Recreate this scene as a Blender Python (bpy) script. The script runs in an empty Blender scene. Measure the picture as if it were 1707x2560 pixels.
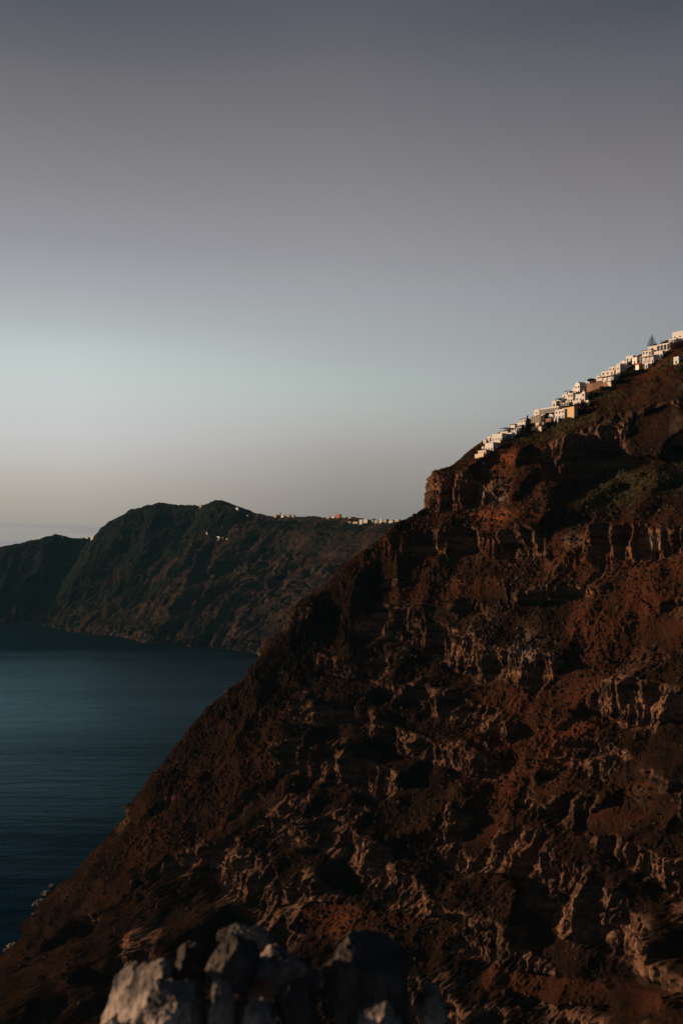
import bpy, bmesh, math, random
import numpy as np
from mathutils import Vector, Matrix
from mathutils.bvhtree import BVHTree

rng = np.random.default_rng(7)
random.seed(7)
SC = bpy.context.scene
COL = SC.collection
H = 230.0                 # camera height above the sea (m)
F = 2489.0                # focal length in photo pixels (35 mm lens, 36 mm tall frame)
CX, HY = 853.5, 1365.0    # photo column straight ahead, row of the horizon

# ------------------------------------------------------------------ camera
cam_d = bpy.data.cameras.new('camera')
cam = bpy.data.objects.new('camera', cam_d); COL.objects.link(cam)
cam.location = (0, 0, H)
cam.rotation_euler = (math.radians(90), 0, 0)
cam_d.sensor_fit = 'VERTICAL'; cam_d.sensor_height = 36; cam_d.sensor_width = 24
cam_d.lens = 35
cam_d.shift_y = (HY - 1280) / 2560
cam_d.clip_start = 0.1; cam_d.clip_end = 40000
cam_d.dof.use_dof = True; cam_d.dof.focus_distance = 600; cam_d.dof.aperture_fstop = 4.5
SC.camera = cam

# ------------------------------------------------------------------ world, sun, exposure
SUN_AZ = math.radians(-77)     # measured from the view direction (+Y), negative = left
SUN_EL = math.radians(7)
sun_dir = Vector((math.sin(SUN_AZ)*math.cos(SUN_EL), math.cos(SUN_AZ)*math.cos(SUN_EL), math.sin(SUN_EL)))
EXPOSURE = 0.85
SKY_GAIN = 0.97/2**EXPOSURE

def s2l(c):
    return [(v/255/12.92 if v/255 <= 0.04045 else ((v/255+0.055)/1.055)**2.4) for v in c]

world = bpy.data.worlds.new('World'); SC.world = world; world.use_nodes = True
wt = world.node_tree; wt.nodes.clear()
def wn(t, **k):
    n = wt.nodes.new(t)
    for a, b in k.items(): setattr(n, a, b)
    return n
def wmath(op, a, b=None, c=None, clamp=False):
    n = wn('ShaderNodeMath', operation=op, use_clamp=clamp)
    for i, v in enumerate((a, b, c)):
        if v is None: continue
        if isinstance(v, (int, float)): n.inputs[i].default_value = v
        else: wt.links.new(v, n.inputs[i])
    return n.outputs[0]
tc = wn('ShaderNodeTexCoord')
nrm = wn('ShaderNodeVectorMath', operation='NORMALIZE'); wt.links.new(tc.outputs['Generated'], nrm.inputs[0])
sep = wn('ShaderNodeSeparateXYZ'); wt.links.new(nrm.outputs[0], sep.inputs[0])
elev = wmath('DIVIDE', wmath('ARCSINE', sep.outputs['Z']), math.pi/2)      # 0 horizon .. 1 zenith
hl = wmath('MAXIMUM', wmath('SQRT', wmath('ADD', wmath('MULTIPLY', sep.outputs['X'], sep.outputs['X']), wmath('MULTIPLY', sep.outputs['Y'], sep.outputs['Y']))), 0.02)
towards = wmath('DIVIDE', wmath('ADD', wmath('MULTIPLY', sep.outputs['X'], math.sin(SUN_AZ)), wmath('MULTIPLY', sep.outputs['Y'], math.cos(SUN_AZ))), hl)
def ramp(rows, az):
    n = wn('ShaderNodeValToRGB'); cr = n.color_ramp
    pts = []
    for py, c in rows:
        e = math.atan((HY-py)/F*math.cos(math.radians(az)))/(math.pi/2)
        pts.append((e, s2l(c)))
    pts.sort(key=lambda p: p[0])
    top = pts[-1][1]
    pts += [(p, [v*w for v, w in zip(top, m)]) for p, m in ((0.45, (.46,.62,.74)), (0.7, (.24,.44,.58)), (1.0, (.17,.35,.50)))]
    pts = [(-0.0, pts[0][1])] + [p for p in pts if p[0] > 0.0005]
    while len(cr.elements) > 1: cr.elements.remove(cr.elements[0])
    cr.elements[0].position = 0; cr.elements[0].color = (*pts[0][1], 1)
    for p, c in pts[1:]:
        e = cr.elements.new(p); e.color = (*c, 1)
    wt.links.new(elev, n.inputs[0])
    return n.outputs[0]
left = ramp([(0,(84,87,97)),(120,(99,99,105)),(200,(110,109,113)),(300,(120,118,122)),(450,(135,133,138)),(600,(150,150,155)),(720,(166,169,173)),
             (800,(176,183,184)),(880,(190,201,200)),(930,(195,205,203)),(990,(199,204,203)),(1080,(198,198,198)),(1150,(191,188,184)),
             (1200,(183,177,169)),(1260,(171,164,154)),(1320,(159,151,144)),(1365,(151,145,142))], -15)
mid = ramp([(0,(89,89,99)),(100,(98,97,104)),(150,(104,103,108)),(300,(118,116,121)),(450,(132,130,135)),(600,(146,145,150)),(700,(156,157,161)),
            (800,(164,168,171)),(880,(170,176,176)),(920,(172,181,179)),(960,(175,185,182)),(1030,(177,181,178)),(1080,(173,172,169)),
            (1150,(161,156,153)),(1220,(148,142,138)),(1290,(135,129,126)),(1365,(128,122,119))], 0)
right = ramp([(0,(77,80,90)),(60,(85,87,96)),(150,(96,96,104)),(230,(104,102,108)),(300,(111,108,113)),(400,(121,117,122)),(520,(131,128,132)),
              (640,(139,138,143)),(700,(143,144,149)),(800,(147,150,153)),(880,(148,154,155)),(960,(150,155,155)),(1050,(147,147,146)),
              (1150,(137,134,131)),(1290,(118,114,112)),(1365,(114,110,108))], 18.5)
def mixc(fac, a, b):
    n = wn('ShaderNodeMix', data_type='RGBA'); wt.links.new(fac, n.inputs['Factor'])
    wt.links.new(a, n.inputs['A']); wt.links.new(b, n.inputs['B']); return n.outputs['Result']
def daz(a): return math.cos(math.radians(a)-SUN_AZ)
def rng01(x, a, b):
    n = wn('ShaderNodeMapRange', interpolation_type='LINEAR'); wt.links.new(x, n.inputs[0])
    n.inputs[1].default_value = a; n.inputs[2].default_value = b; return n.outputs[0]
rear = wn('ShaderNodeMix', data_type='RGBA', blend_type='MULTIPLY'); rear.inputs['Factor'].default_value = 1
wt.links.new(right, rear.inputs['A']); rear.inputs['B'].default_value = (0.24, 0.46, 0.64, 1)
skyc = mixc(rng01(towards, daz(0), daz(-15)), mixc(rng01(towards, daz(18), daz(0)), mixc(rng01(towards, -0.75, daz(18)), rear.outputs['Result'], right), mid), left)
# thin violet cloud streaks low over the sea
mp = wn('ShaderNodeMapping'); mp.inputs['Scale'].default_value = (5, 5, 260); wt.links.new(nrm.outputs[0], mp.inputs[0])
cn = wn('ShaderNodeTexNoise'); cn.inputs['Scale'].default_value = 1.0; cn.inputs['Detail'].default_value = 4; wt.links.new(mp.outputs[0], cn.inputs['Vector'])
low = rng01(elev, 0.022, 0.008)
cf = wmath('MULTIPLY', wmath('MULTIPLY', rng01(cn.outputs['Fac'], 0.48, 0.62), low), 0.75)
cc = wn('ShaderNodeRGB'); cc.outputs[0].default_value = (*s2l((136,131,138)), 1)
skyc = mixc(cf, skyc, cc.outputs[0])
bg1 = wn('ShaderNodeBackground'); wt.links.new(skyc, bg1.inputs[0]); bg1.inputs[1].default_value = SKY_GAIN
sky = wn('ShaderNodeTexSky', sky_type='NISHITA'); sky.sun_disc = False
sky.sun_elevation = SUN_EL; sky.sun_rotation = SUN_AZ
sky.altitude = 200
bg2 = wn('ShaderNodeBackground'); wt.links.new(sky.outputs[0], bg2.inputs[0]); bg2.inputs[1].default_value = 0.003
add = wn('ShaderNodeAddShader'); wt.links.new(bg1.outputs[0], add.inputs[0]); wt.links.new(bg2.outputs[0], add.inputs[1])
wo = wn('ShaderNodeOutputWorld'); wt.links.new(add.outputs[0], wo.inputs[0])

sd = bpy.data.lights.new('sun', 'SUN'); sd.energy = 4.8; sd.angle = math.radians(0.6); sd.color = (1.0, 0.64, 0.38)
sun = bpy.data.objects.new('sun', sd); COL.objects.link(sun)
sun.rotation_euler = sun_dir.to_track_quat('Z', 'Y').to_euler()
sun.location = (-400, 100, 500)

SC.view_settings.view_transform = 'Standard'; SC.view_settings.look = 'None'
SC.view_settings.exposure = EXPOSURE; SC.view_settings.gamma = 1.0
SC.render.engine = 'CYCLES'
SC.cycles.max_bounces = 4; SC.cycles.diffuse_bounces = 2; SC.cycles.volume_bounces = 0
SC.cycles.use_denoising = True

# ------------------------------------------------------------------ helpers
def wp(px, py, Y):
    """photo pixel at distance Y -> world point"""
    return Vector(((px-CX)/F*Y, Y, H+(HY-py)/F*Y))

PERM = rng.permutation(256).astype(np.int32); PERM = np.concatenate([PERM, PERM, PERM])
GR = rng.normal(size=(256, 3)).astype(np.float32); GR /= np.linalg.norm(GR, axis=1)[:, None]
def perlin(x, y, z):
    x = x.astype(np.float32); y = y.astype(np.float32); z = z.astype(np.float32)
    xi = np.floor(x); yi = np.floor(y); zi = np.floor(z)
    fx, fy, fz = x-xi, y-yi, z-zi
    xi = xi.astype(np.int32) & 255; yi = yi.astype(np.int32) & 255; zi = zi.astype(np.int32) & 255
    u = fx*fx*fx*(fx*(fx*6-15)+10); v = fy*fy*fy*(fy*(fy*6-15)+10); w = fz*fz*fz*(fz*(fz*6-15)+10)
    out = 0
    for dx in (0, 1):
        a = PERM[xi+dx]; wx = u if dx else 1-u
        for dy in (0, 1):
            b = PERM[a+yi+dy]; wy = v if dy else 1-v
            for dz in (0, 1):
                g = GR[PERM[b+zi+dz]]
                out = out + wx*wy*(w if dz else 1-w)*(g[..., 0]*(fx-dx)+g[..., 1]*(fy-dy)+g[..., 2]*(fz-dz))
    return out*1.5
def fbm(P, lam, oct=3, zs=1.0, seed=0):
    a = 1.0; o = 0
    for k in range(oct):
        l = lam/(2.03**k)
        o = o + a*perlin(P[..., 0]/l+seed*17.3+k*5.1, P[..., 1]/l+seed*9.7, P[..., 2]/(l*zs)+seed*3.9)
        a *= 0.5
    return o
def ridged(P, lam, zs=3.0, seed=0):
    n = perlin(P[..., 0]/lam+seed*13.7, P[..., 1]/lam+seed*7.1, P[..., 2]/(lam*zs)+seed*2.3)
    return 1-2.2*np.abs(n)
def billow(P, lam, zs=3.0, seed=0):
    n = perlin(P[..., 0]/lam+seed*13.7, P[..., 1]/lam+seed*7.1, P[..., 2]/(lam*zs)+seed*2.3)
    return 3.2*np.abs(n)-0.9
def facet(P, lam, zs=3.0, seed=0, k=1.5):
    n = perlin(P[..., 0]/lam+seed*13.7, P[..., 1]/lam+seed*7.1, P[..., 2]/(lam*zs)+seed*2.3)
    return 4*np.abs(np.mod(n*k+0.25, 1.0)-0.5)-1
def sstep(a, b, x):
    t = np.clip((x-a)/(b-a), 0, 1); return t*t*(3-2*t)
def catmull(K, t):
    """K (n, ...) control values, t (m,) in 0..n-1 -> (m, ...)"""
    n = K.shape[0]
    i = np.clip(np.floor(t).astype(int), 0, n-2); f = t-i
    p1 = K[i]; p2 = K[i+1]
    p0 = np.where((i > 0).reshape(-1, *([1]*(K.ndim-1))), K[np.maximum(i-1, 0)], 2*p1-p2)
    p3 = np.where((i < n-2).reshape(-1, *([1]*(K.ndim-1))), K[np.minimum(i+2, n-1)], 2*p2-p1)
    f = f.reshape(-1, *([1]*(K.ndim-1)))
    return 0.5*((2*p1)+(p2-p0)*f+(2*p0-5*p1+4*p2-p3)*f**2+(3*p1-p0-3*p2+p3)*f**3)
def spaced(counts):
    t = [np.linspace(i, i+1, c, endpoint=False) for i, c in enumerate(counts)]
    return np.concatenate(t+[np.array([float(len(counts))])])
def grid_mesh(name, P, attrs, flip=False):
    nu, nv = P.shape[:2]
    me = bpy.data.meshes.new(name)
    idx = np.arange(nu*nv).reshape(nu, nv)
    a, b, c, d = idx[:-1, :-1], idx[1:, :-1], idx[1:, 1:], idx[:-1, 1:]
    q = np.stack([a, b, c, d] if not flip else [a, d, c, b], -1).reshape(-1, 4)
    me.vertices.add(nu*nv); me.vertices.foreach_set('co', P.reshape(-1).astype(np.float32))
    me.loops.add(q.size); me.loops.foreach_set('vertex_index', q.reshape(-1).astype(np.int32))
    me.polygons.add(len(q)); me.polygons.foreach_set('loop_start', np.arange(0, q.size, 4, dtype=np.int32))
    me.polygons.foreach_set('use_smooth', np.zeros(len(q), dtype=bool))
    me.update(calc_edges=True)
    for k, v in attrs.items():
        at = me.attributes.new(k, 'FLOAT', 'POINT'); at.data.foreach_set('value', v.reshape(-1).astype(np.float32))
    return me
def poly_mesh(name, V, Fc):
    me = bpy.data.meshes.new(name); me.from_pydata([tuple(v) for v in V], [], [tuple(f) for f in Fc]); me.update(); return me
def link(name, me, mat=None, parent=None, **props):
    o = bpy.data.objects.new(name, me); COL.objects.link(o)
    if mat is not None and me is not None and not me.materials: me.materials.append(mat)
    if parent is not None: o.parent = parent
    for k, v in props.items(): o[k] = v
    return o

class Mat:
    def __init__(s, name):
        s.m = bpy.data.materials.new(name); s.m.use_nodes = True; s.t = s.m.node_tree
        s.b = s.t.nodes['Principled BSDF']
        s.b.inputs['Roughness'].default_value = 0.9; s.b.inputs['Specular IOR Level'].default_value = 0.0
        s.co = s.t.nodes.new('ShaderNodeTexCoord').outputs['Object']
    def n(s, t, **k):
        n = s.t.nodes.new(t)
        for a, b in k.items(): setattr(n, a, b)
        return n
    def set(s, sock, v):
        if hasattr(v, 'is_output'): s.t.links.new(v, sock)
        elif isinstance(v, (tuple, list)) and len(v) == 3 and sock.type == 'RGBA': sock.default_value = (*v, 1)
        else: sock.default_value = v
    def noise(s, scale, detail=4, rough=0.55, vec=None, stretch=None):
        v = vec or s.co
        if stretch:
            m = s.n('ShaderNodeMapping'); s.t.links.new(v, m.inputs[0]); m.inputs['Scale'].default_value = stretch; v = m.outputs[0]
        n = s.n('ShaderNodeTexNoise'); n.inputs['Scale'].default_value = scale; n.inputs['Detail'].default_value = detail
        n.inputs['Roughness'].default_value = rough; s.t.links.new(v, n.inputs['Vector']); return n.outputs['Fac']
    def rng(s, x, a, b, c=0.0, d=1.0):
        n = s.n('ShaderNodeMapRange'); s.t.links.new(x, n.inputs[0])
        for i, v in enumerate((a, b, c, d)): n.inputs[i+1].default_value = v
        return n.outputs[0]
    def math(s, op, a, b):
        n = s.n('ShaderNodeMath', operation=op); s.set(n.inputs[0], a); s.set(n.inputs[1], b); return n.outputs[0]
    def mix(s, f, a, b, blend='MIX'):
        n = s.n('ShaderNodeMix', data_type='RGBA', blend_type=blend); s.set(n.inputs['Factor'], f); s.set(n.inputs['A'], a); s.set(n.inputs['B'], b)
        return n.outputs['Result']
    def attr(s, name): return s.n('ShaderNodeAttribute', attribute_name=name).outputs['Fac']
    def bump(s, h, strength, dist):
        n = s.n('ShaderNodeBump'); n.inputs['Strength'].default_value = strength; n.inputs['Distance'].default_value = dist
        s.t.links.new(h, n.inputs['Height']); s.t.links.new(n.outputs[0], s.b.inputs['Normal'])
    def color(s, c): s.set(s.b.inputs['Base Color'], c); return s

def simple(name, c, var=0.12, scale=0.6, rough=0.85, spec=0.0):
    m = Mat(name); n = m.noise(scale, 5)
    m.color(m.mix(m.rng(n, 0.3, 0.7), [v*(1-var) for v in c], [min(1, v*(1+var)) for v in c]))
    m.b.inputs['Roughness'].default_value = rough; m.b.inputs['Specular IOR Level'].default_value = spec
    return m.m

# ------------------------------------------------------------------ sea
def sea_material():
    m = Mat('sea_water')
    m.color((0.0015, 0.006, 0.009))
    m.b.inputs['Specular Tint'].default_value = (0.42, 0.84, 1.0, 1)
    m.b.inputs['IOR'].default_value = 1.33; m.b.inputs['Specular IOR Level'].default_value = 0.16
    # bay glow painted as a brighter gloss tint, with rougher, darker water around it
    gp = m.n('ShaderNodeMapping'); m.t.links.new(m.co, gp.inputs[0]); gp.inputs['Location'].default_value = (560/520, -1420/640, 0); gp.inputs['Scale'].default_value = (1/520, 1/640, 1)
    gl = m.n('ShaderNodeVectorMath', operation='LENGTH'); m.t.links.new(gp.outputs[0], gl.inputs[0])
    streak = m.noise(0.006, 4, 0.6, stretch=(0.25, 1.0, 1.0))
    ruffle_dim = m.rng(m.math('ADD', gl.outputs['Value'], m.math('MULTIPLY', streak, 1.0)), 0.35, 1.9)
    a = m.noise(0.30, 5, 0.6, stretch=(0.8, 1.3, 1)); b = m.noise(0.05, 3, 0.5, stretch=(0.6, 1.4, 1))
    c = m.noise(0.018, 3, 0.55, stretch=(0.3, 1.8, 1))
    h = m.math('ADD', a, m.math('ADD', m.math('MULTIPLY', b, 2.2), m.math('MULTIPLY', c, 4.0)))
    m.bump(m.math('MULTIPLY', h, m.rng(ruffle_dim, 0, 1, 0.8, 1.6)), 0.8, 1.2)
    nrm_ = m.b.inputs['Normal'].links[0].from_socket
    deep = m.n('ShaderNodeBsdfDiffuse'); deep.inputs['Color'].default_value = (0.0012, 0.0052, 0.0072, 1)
    gl_ = m.n('ShaderNodeBsdfGlossy'); m.set(gl_.inputs['Color'], m.mix(ruffle_dim, (0.46, 0.76, 0.88), (0.026, 0.072, 0.115)))
    m.set(gl_.inputs['Roughness'], m.rng(ruffle_dim, 0, 1, 0.20, 0.32)); m.t.links.new(nrm_, gl_.inputs['Normal'])
    fr = m.n('ShaderNodeFresnel'); fr.inputs['IOR'].default_value = 1.33; m.t.links.new(nrm_, fr.inputs['Normal'])
    mx = m.n('ShaderNodeMixShader'); m.t.links.new(fr.outputs[0], mx.inputs[0]); m.t.links.new(deep.outputs[0], mx.inputs[1]); m.t.links.new(gl_.outputs[0], mx.inputs[2])
    m.t.links.new(mx.outputs[0], m.t.nodes['Material Output'].inputs['Surface']); m.t.nodes.remove(m.b)
    return m.m
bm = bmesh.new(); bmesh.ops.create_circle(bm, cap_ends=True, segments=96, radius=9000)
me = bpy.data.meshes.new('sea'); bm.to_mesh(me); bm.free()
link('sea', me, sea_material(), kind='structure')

# ------------------------------------------------------------------ near cliff under the village
LV = [-236, -180, -120, -60, 0, 50]
KC = [  # columns of the caldera wall: plan points at the levels above, then the ridge (x, y, z)
 ([(60,950),(90,920),(120,900),(150,880),(170,860),(190,850)], (205,840,72), 45),
 ([(-90,800),(-40,790),(0,780),(45,770),(95,760),(115,752)], (125,745,66), 45),
 ([(-175,690),(-115,700),(-65,705),(-15,710),(50,705),(80,702)], (88,700,58), 42),
 ([(-194,619),(-137,630),(-93,640),(-43,650),(20,650),(63,652)], (69,656,49), 40),
 ([(-200,560),(-120,570),(-50,597),(5,628),(55,622),(90,634)], (91.6,662,67), 48),
 ([(-190,500),(-66,522),(0,560),(40,600),(82,608),(118,622)], (129.5,672,84.5), 50),
 ([(-130,450),(-18,492),(38,532),(75,572),(112,585),(148,602)], (168,672,107), 50),
 ([(-55,418),(24,462),(75,500),(110,540),(145,555),(180,574)], (207,668,127.5), 50),
 ([(0,388),(62,430),(110,465),(145,505),(180,520),(215,537)], (251,655,147), 50),
 ([(55,345),(105,390),(150,422),(185,460),(220,475),(255,490)], (304,640,168), 50),
 ([(60,285),(130,330),(192,365),(228,400),(262,415),(300,427)], (362,615,180), 50),
 ([(100,220),(165,265),(228,300),(262,340),(295,355),(330,365)], (420,560,180), 50),
]
K = []
for pts, R, z5 in KC:
    c = [(x, y, z) for (x, y), z in zip(pts, LV)]
    c[5] = (*c[5][:2], z5)
    c.append(R)
    c.append((R[0]+14, R[1]+45, R[2]+1))
    c.append((R[0]+60, R[1]+220, R[2]-40))
    c.append((R[0]+120, R[1]+600, R[2]-190))
    K.append(c)
K = np.array(K, float)          # (12, 10, 3)
def cliff_base(tu, tv):
    A = catmull(K, tu)                               # (nu, 10, 3)
    B = catmull(np.swapaxes(A, 0, 1), tv)            # (nv, nu, 3)
    return np.swapaxes(B, 0, 1)
def make_cliff():
    tu = spaced([30, 45, 80, 140, 150, 160, 170, 170, 120, 45, 16])
    tv = spaced([85, 150, 165, 165, 150, 120, 16, 10, 4])
    P = cliff_base(tu, tv)
    U = np.broadcast_to(tu[:, None], P.shape[:2]); V = np.broadcast_to(tv[None, :], P.shape[:2])
    T = np.gradient(P[..., :2], axis=0); T = T/np.maximum(np.linalg.norm(T, axis=-1, keepdims=True), 1e-6)
    N = np.stack([T[..., 1], -T[..., 0]], -1)
    z = P[..., 2]
    crown = sstep(5.15, 5.6, V)                      # the slope the village stands on stays smoother
    quiet = 1-0.88*crown
    warp = fbm(P, 60, 3, 1.0, 1)
    warp2 = fbm(P, 22, 2, 0.7, 2)
    D = np.zeros(P.shape[:2]); C = np.zeros(P.shape[:2])
    tip = np.exp(-((U-3.0)/0.4)**2)*sstep(10, 22, z)*sstep(5.98, 5.75, V)      # the squared-off shoulder of the spur
    # scree chutes run across the ledges; bulge added below the village to catch sun
    sx = CX+F*P[..., 0]/np.maximum(P[..., 1], 1); sy = HY-F*P[..., 2]/np.maximum(P[..., 1], 1)
    chute = np.zeros(P.shape[:2])
    for (xa, ya), (xb, yb), wd in (((1590,1530),(1360,1800),48), ((1360,1800),(1190,2110),42), ((1707,1430),(1470,1560),55), ((1660,2500),(1250,2450),36), ((640,1900),(300,2200),60), ((1250,1470),(980,1500),26), ((1100,2330),(800,2280),40), ((1620,1990),(1500,2060),40)):
        L2 = (xb-xa)**2+(yb-ya)**2; tt = np.clip(((sx-xa)*(xb-xa)+(sy-ya)*(yb-ya))/L2, 0, 1)
        dd = np.hypot(sx-xa-tt*(xb-xa), sy-ya-tt*(yb-ya))+14*warp2
        chute = np.maximum(chute, sstep(1.25, 0.7, dd/wd))
    D += 13*np.exp(-((sx-1345)/75)**2)*sstep(1330, 1290, sy)*sstep(1120, 1175, sy)
    # long gullies and buttresses
    D += (1-0.85*tip)*quiet*(7.5*fbm(P, 85, 2, 2.5, 3) + 4.2*ridged(P+warp[..., None]*4, 34, 3.5, 4))
    dv = np.gradient(P, axis=1); run = -(dv[..., 0]*N[..., 0]+dv[..., 1]*N[..., 1]); cot = np.clip(run/np.maximum(dv[..., 2], 1e-3), 0.5, 1.9)
    cot = np.where(V > 5.2, np.minimum(cot, 1.1), cot); cot = cot*(1-tip)+1.0*tip
    def band(zc, h, st, L1=2.6, L2=2.2, k=1.0, seed=0, wz=6.0):
        nonlocal D, C
        nz = fbm(P, 45, 2, 1.0, 10+seed)
        s = 1.1*sstep(0.25, 0.75, (st+0.3*sstep(7.0, 8.0, U))*(0.8+1.2*nz))*quiet
        gt = tip if seed == 1 else 0.0*tip
        s = s*(1-gt)+gt
        s = s*(1-0.95*chute)
        hh = h*(1+0.35*warp2*(1-gt))
        dip = -9.0*np.clip(U-4.8, 0, 4.5) if not isinstance(zc, np.ndarray) and zc < -40 else 0
        w = (z-zc-dip-(wz*warp+2.0*warp2)*(1-gt))/hh
        t = np.where(w > 1, np.clip(1-(w-1)/L1, 0, 1), np.where(w < -1, -np.clip(1+(w+1)/L2, 0, 1), w))
        D = D+s*k*cot*hh*t
        C = np.maximum(C, s*sstep(1.35, 0.85, np.abs(w)))
    fl = sstep(3.9, 4.7, U)                          # 0 on the smooth seaward flank, 1 in the bowl
    left = sstep(1.5, 2.6, U)
    zA = np.interp(U, [0, 3, 4.2, 5.0, 6.2, 7.2, 9, 11], [34, 35, 34, 46, 64, 72, 80, 90])
    hA = np.interp(U, [0, 3, 4.2, 5, 6.2, 8, 11], [8, 10, 13, 11, 15, 17, 15])
    band(zA, hA, 1.35, 1.6, 1.6, np.interp(U, [0, 3, 4, 12], [0.95, 0.95, 1.0, 1.0]), 1, 2.5)
    band(2.0, 8.0, 0.35+0.85*sstep(3.7, 4.4, U), 2, 2, 1.05, 2, 3)
    band(-26, 4.0, 0.9*sstep(3.3, 3.9, U), 2.2, 2, 1.0, 3)
    band(-49, 9.5, 0.35+0.75*fl, 2, 1.8, 1.0, 4)
    band(-76, 6.0, 0.5+0.6*fl, 2, 2, 1.0, 5)
    band(-98, 7.0, 0.48+0.67*fl, 2, 2, 1.0, 6)
    band(-122, 8.5, 0.45+0.7*fl, 2, 2, 1.0, 7)
    band(-146, 7.5, 0.47+0.63*fl, 2, 2, 1.0, 8)
    band(-170, 9.0, 0.45+0.55*fl, 2, 2, 1.0, 9)
    band(-200, 8.0, 0.45+0.4*fl, 2, 2, 1.0, 10)
    loose = 0.35*sstep(0.02, 0.34, fbm(P, 26, 3, 0.8, 60))*quiet*(0.30+0.5*fl*sstep(8, -10, z)+0.5*sstep(0, -10, z)*sstep(-75, -60, z))
    C = np.clip(np.maximum(C, loose*(1-chute)), 0, 1.1)
    # pillars and lobes on the cliff bands, upright because they follow the wall as it stands
    def moved(d):
        q = P.copy(); q[..., 0] += N[..., 0]*d; q[..., 1] += N[..., 1]*d; return q
    Q1 = moved(D)
    Pw = Q1+np.stack([fbm(Q1, 18, 1, 2.0, 31), fbm(Q1, 18, 1, 2.0, 32), 0*z], -1)*1.6
    r1 = billow(Pw, 17, 9, 5); r2 = facet(Pw, 9.0, 6, 6); r3 = facet(Pw, 4.0, 5.0, 7, 1.2)
    big = 0.8+0.6*fbm(P, 70, 2, 1, 40)
    layer = perlin(0.02*P[..., 0], 0.02*P[..., 1], (z+1.5*warp2+2*warp)/2.6)
    r4 = ridged(Pw, 1.7, 6.0, 12)
    D = D+C*(1-0.75*tip)*(5.2*big*r1+1.7*r2+0.5*r3+0.28*r4+1.3*layer)
    layer_all = np.clip(layer, -0.25, 0.6)*0.4*quiet
    D = D+(1-np.clip(C, 0, 1))*layer_all*(0.4+0.6*fl)
    # boulder-and-ledge roughness everywhere
    rough = 0.42+0.6*np.clip(C, 0, 1)
    rough = rough*(1+0.8*np.clip(fbm(P, 28, 2, 1, 41), -0.6, 1))*quiet*(1+0.7*sstep(4.6, 4.0, U))
    Q1 = moved(D)
    E = rough*((1-0.6*np.clip(C, 0, 1))*1.5*fbm(Q1, 7.0, 2, 1.5, 8)+(1-0.65*np.clip(C, 0, 1))*1.7*np.abs(fbm(Q1, 3.0, 2, 1.4, 9))+0.8*fbm(Q1, 1.4, 1, 1.5, 10))
    E += crown*(0.7*fbm(P, 7, 2, 1, 42)+0.5*fbm(P, 2, 2, 1, 43))*sstep(7.0, 6.3, V)
    # talus: runnels down the fall line
    D += (1-np.clip(C, 0, 1))*quiet*0.5*ridged(P, 9.0, 9.0, 11)
    Q = P.copy()
    cc = np.clip(C, 0, 1); eh = 0.45+0.5*cc; ev = 0.85-0.5*cc
    Q[..., 0] += N[..., 0]*(D+eh*E); Q[..., 1] += N[..., 1]*(D+eh*E); Q[..., 2] += ev*E
    Q[..., 2] += H
    # what the rock is made of, by place
    def near(px, py, rx, ry):
        X = CX+F*P[..., 0]/np.maximum(P[..., 1], 1); Yp = HY-F*P[..., 2]/np.maximum(P[..., 1], 1)
        return np.exp(-((X-px)/rx)**2-((Yp-py)/ry)**2)
    pale = near(1440, 1352, 34, 28)+near(1632, 1355, 26, 30)+0.8*near(1325, 1610, 40, 60)+0.6*near(1695, 1060, 30, 60)+0.5*near(1345, 1135, 26, 36)+0.85*near(1245, 1232, 58, 48)+0.5*near(1600, 1990, 60, 60)
    red = 1.8*near(1235, 1287, 80, 12)+0.75*near(1290, 1180, 170, 80)+0.6*near(1640, 900, 60, 50)+0.7*near(1330, 1830, 150, 110)+0.5*near(1610, 1480, 150, 130)+0.4*near(1350, 2100, 150, 90)+0.35*near(1280, 1350, 400, 70)
    red = (red+0.12*crown)*(0.65+0.9*fbm(P, 25, 2, 1, 50))
    red = np.maximum(red, (0.10+0.20*sstep(4.2, 5.0, U))*chute*(0.7+1.2*fbm(P, 30, 2, 1, 52)))
    veg = crown*0.55*(0.6+1.6*fbm(P, 18, 3, 1, 51))+0.9*near(1540, 1210, 90, 60)+0.8*near(1690, 1180, 60, 60)+0.8*near(1340, 1085, 90, 32)+0.35*near(1400, 1250, 150, 50)
    me = grid_mesh('caldera_cliff', Q, dict(cliff=np.clip(C, 0, 1), pale=np.clip(pale, 0, 1), red=np.clip(red, 0, 1), veg=np.clip(veg, 0, 1)))
    return me, P, Q, C, veg, tu, tv
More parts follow.
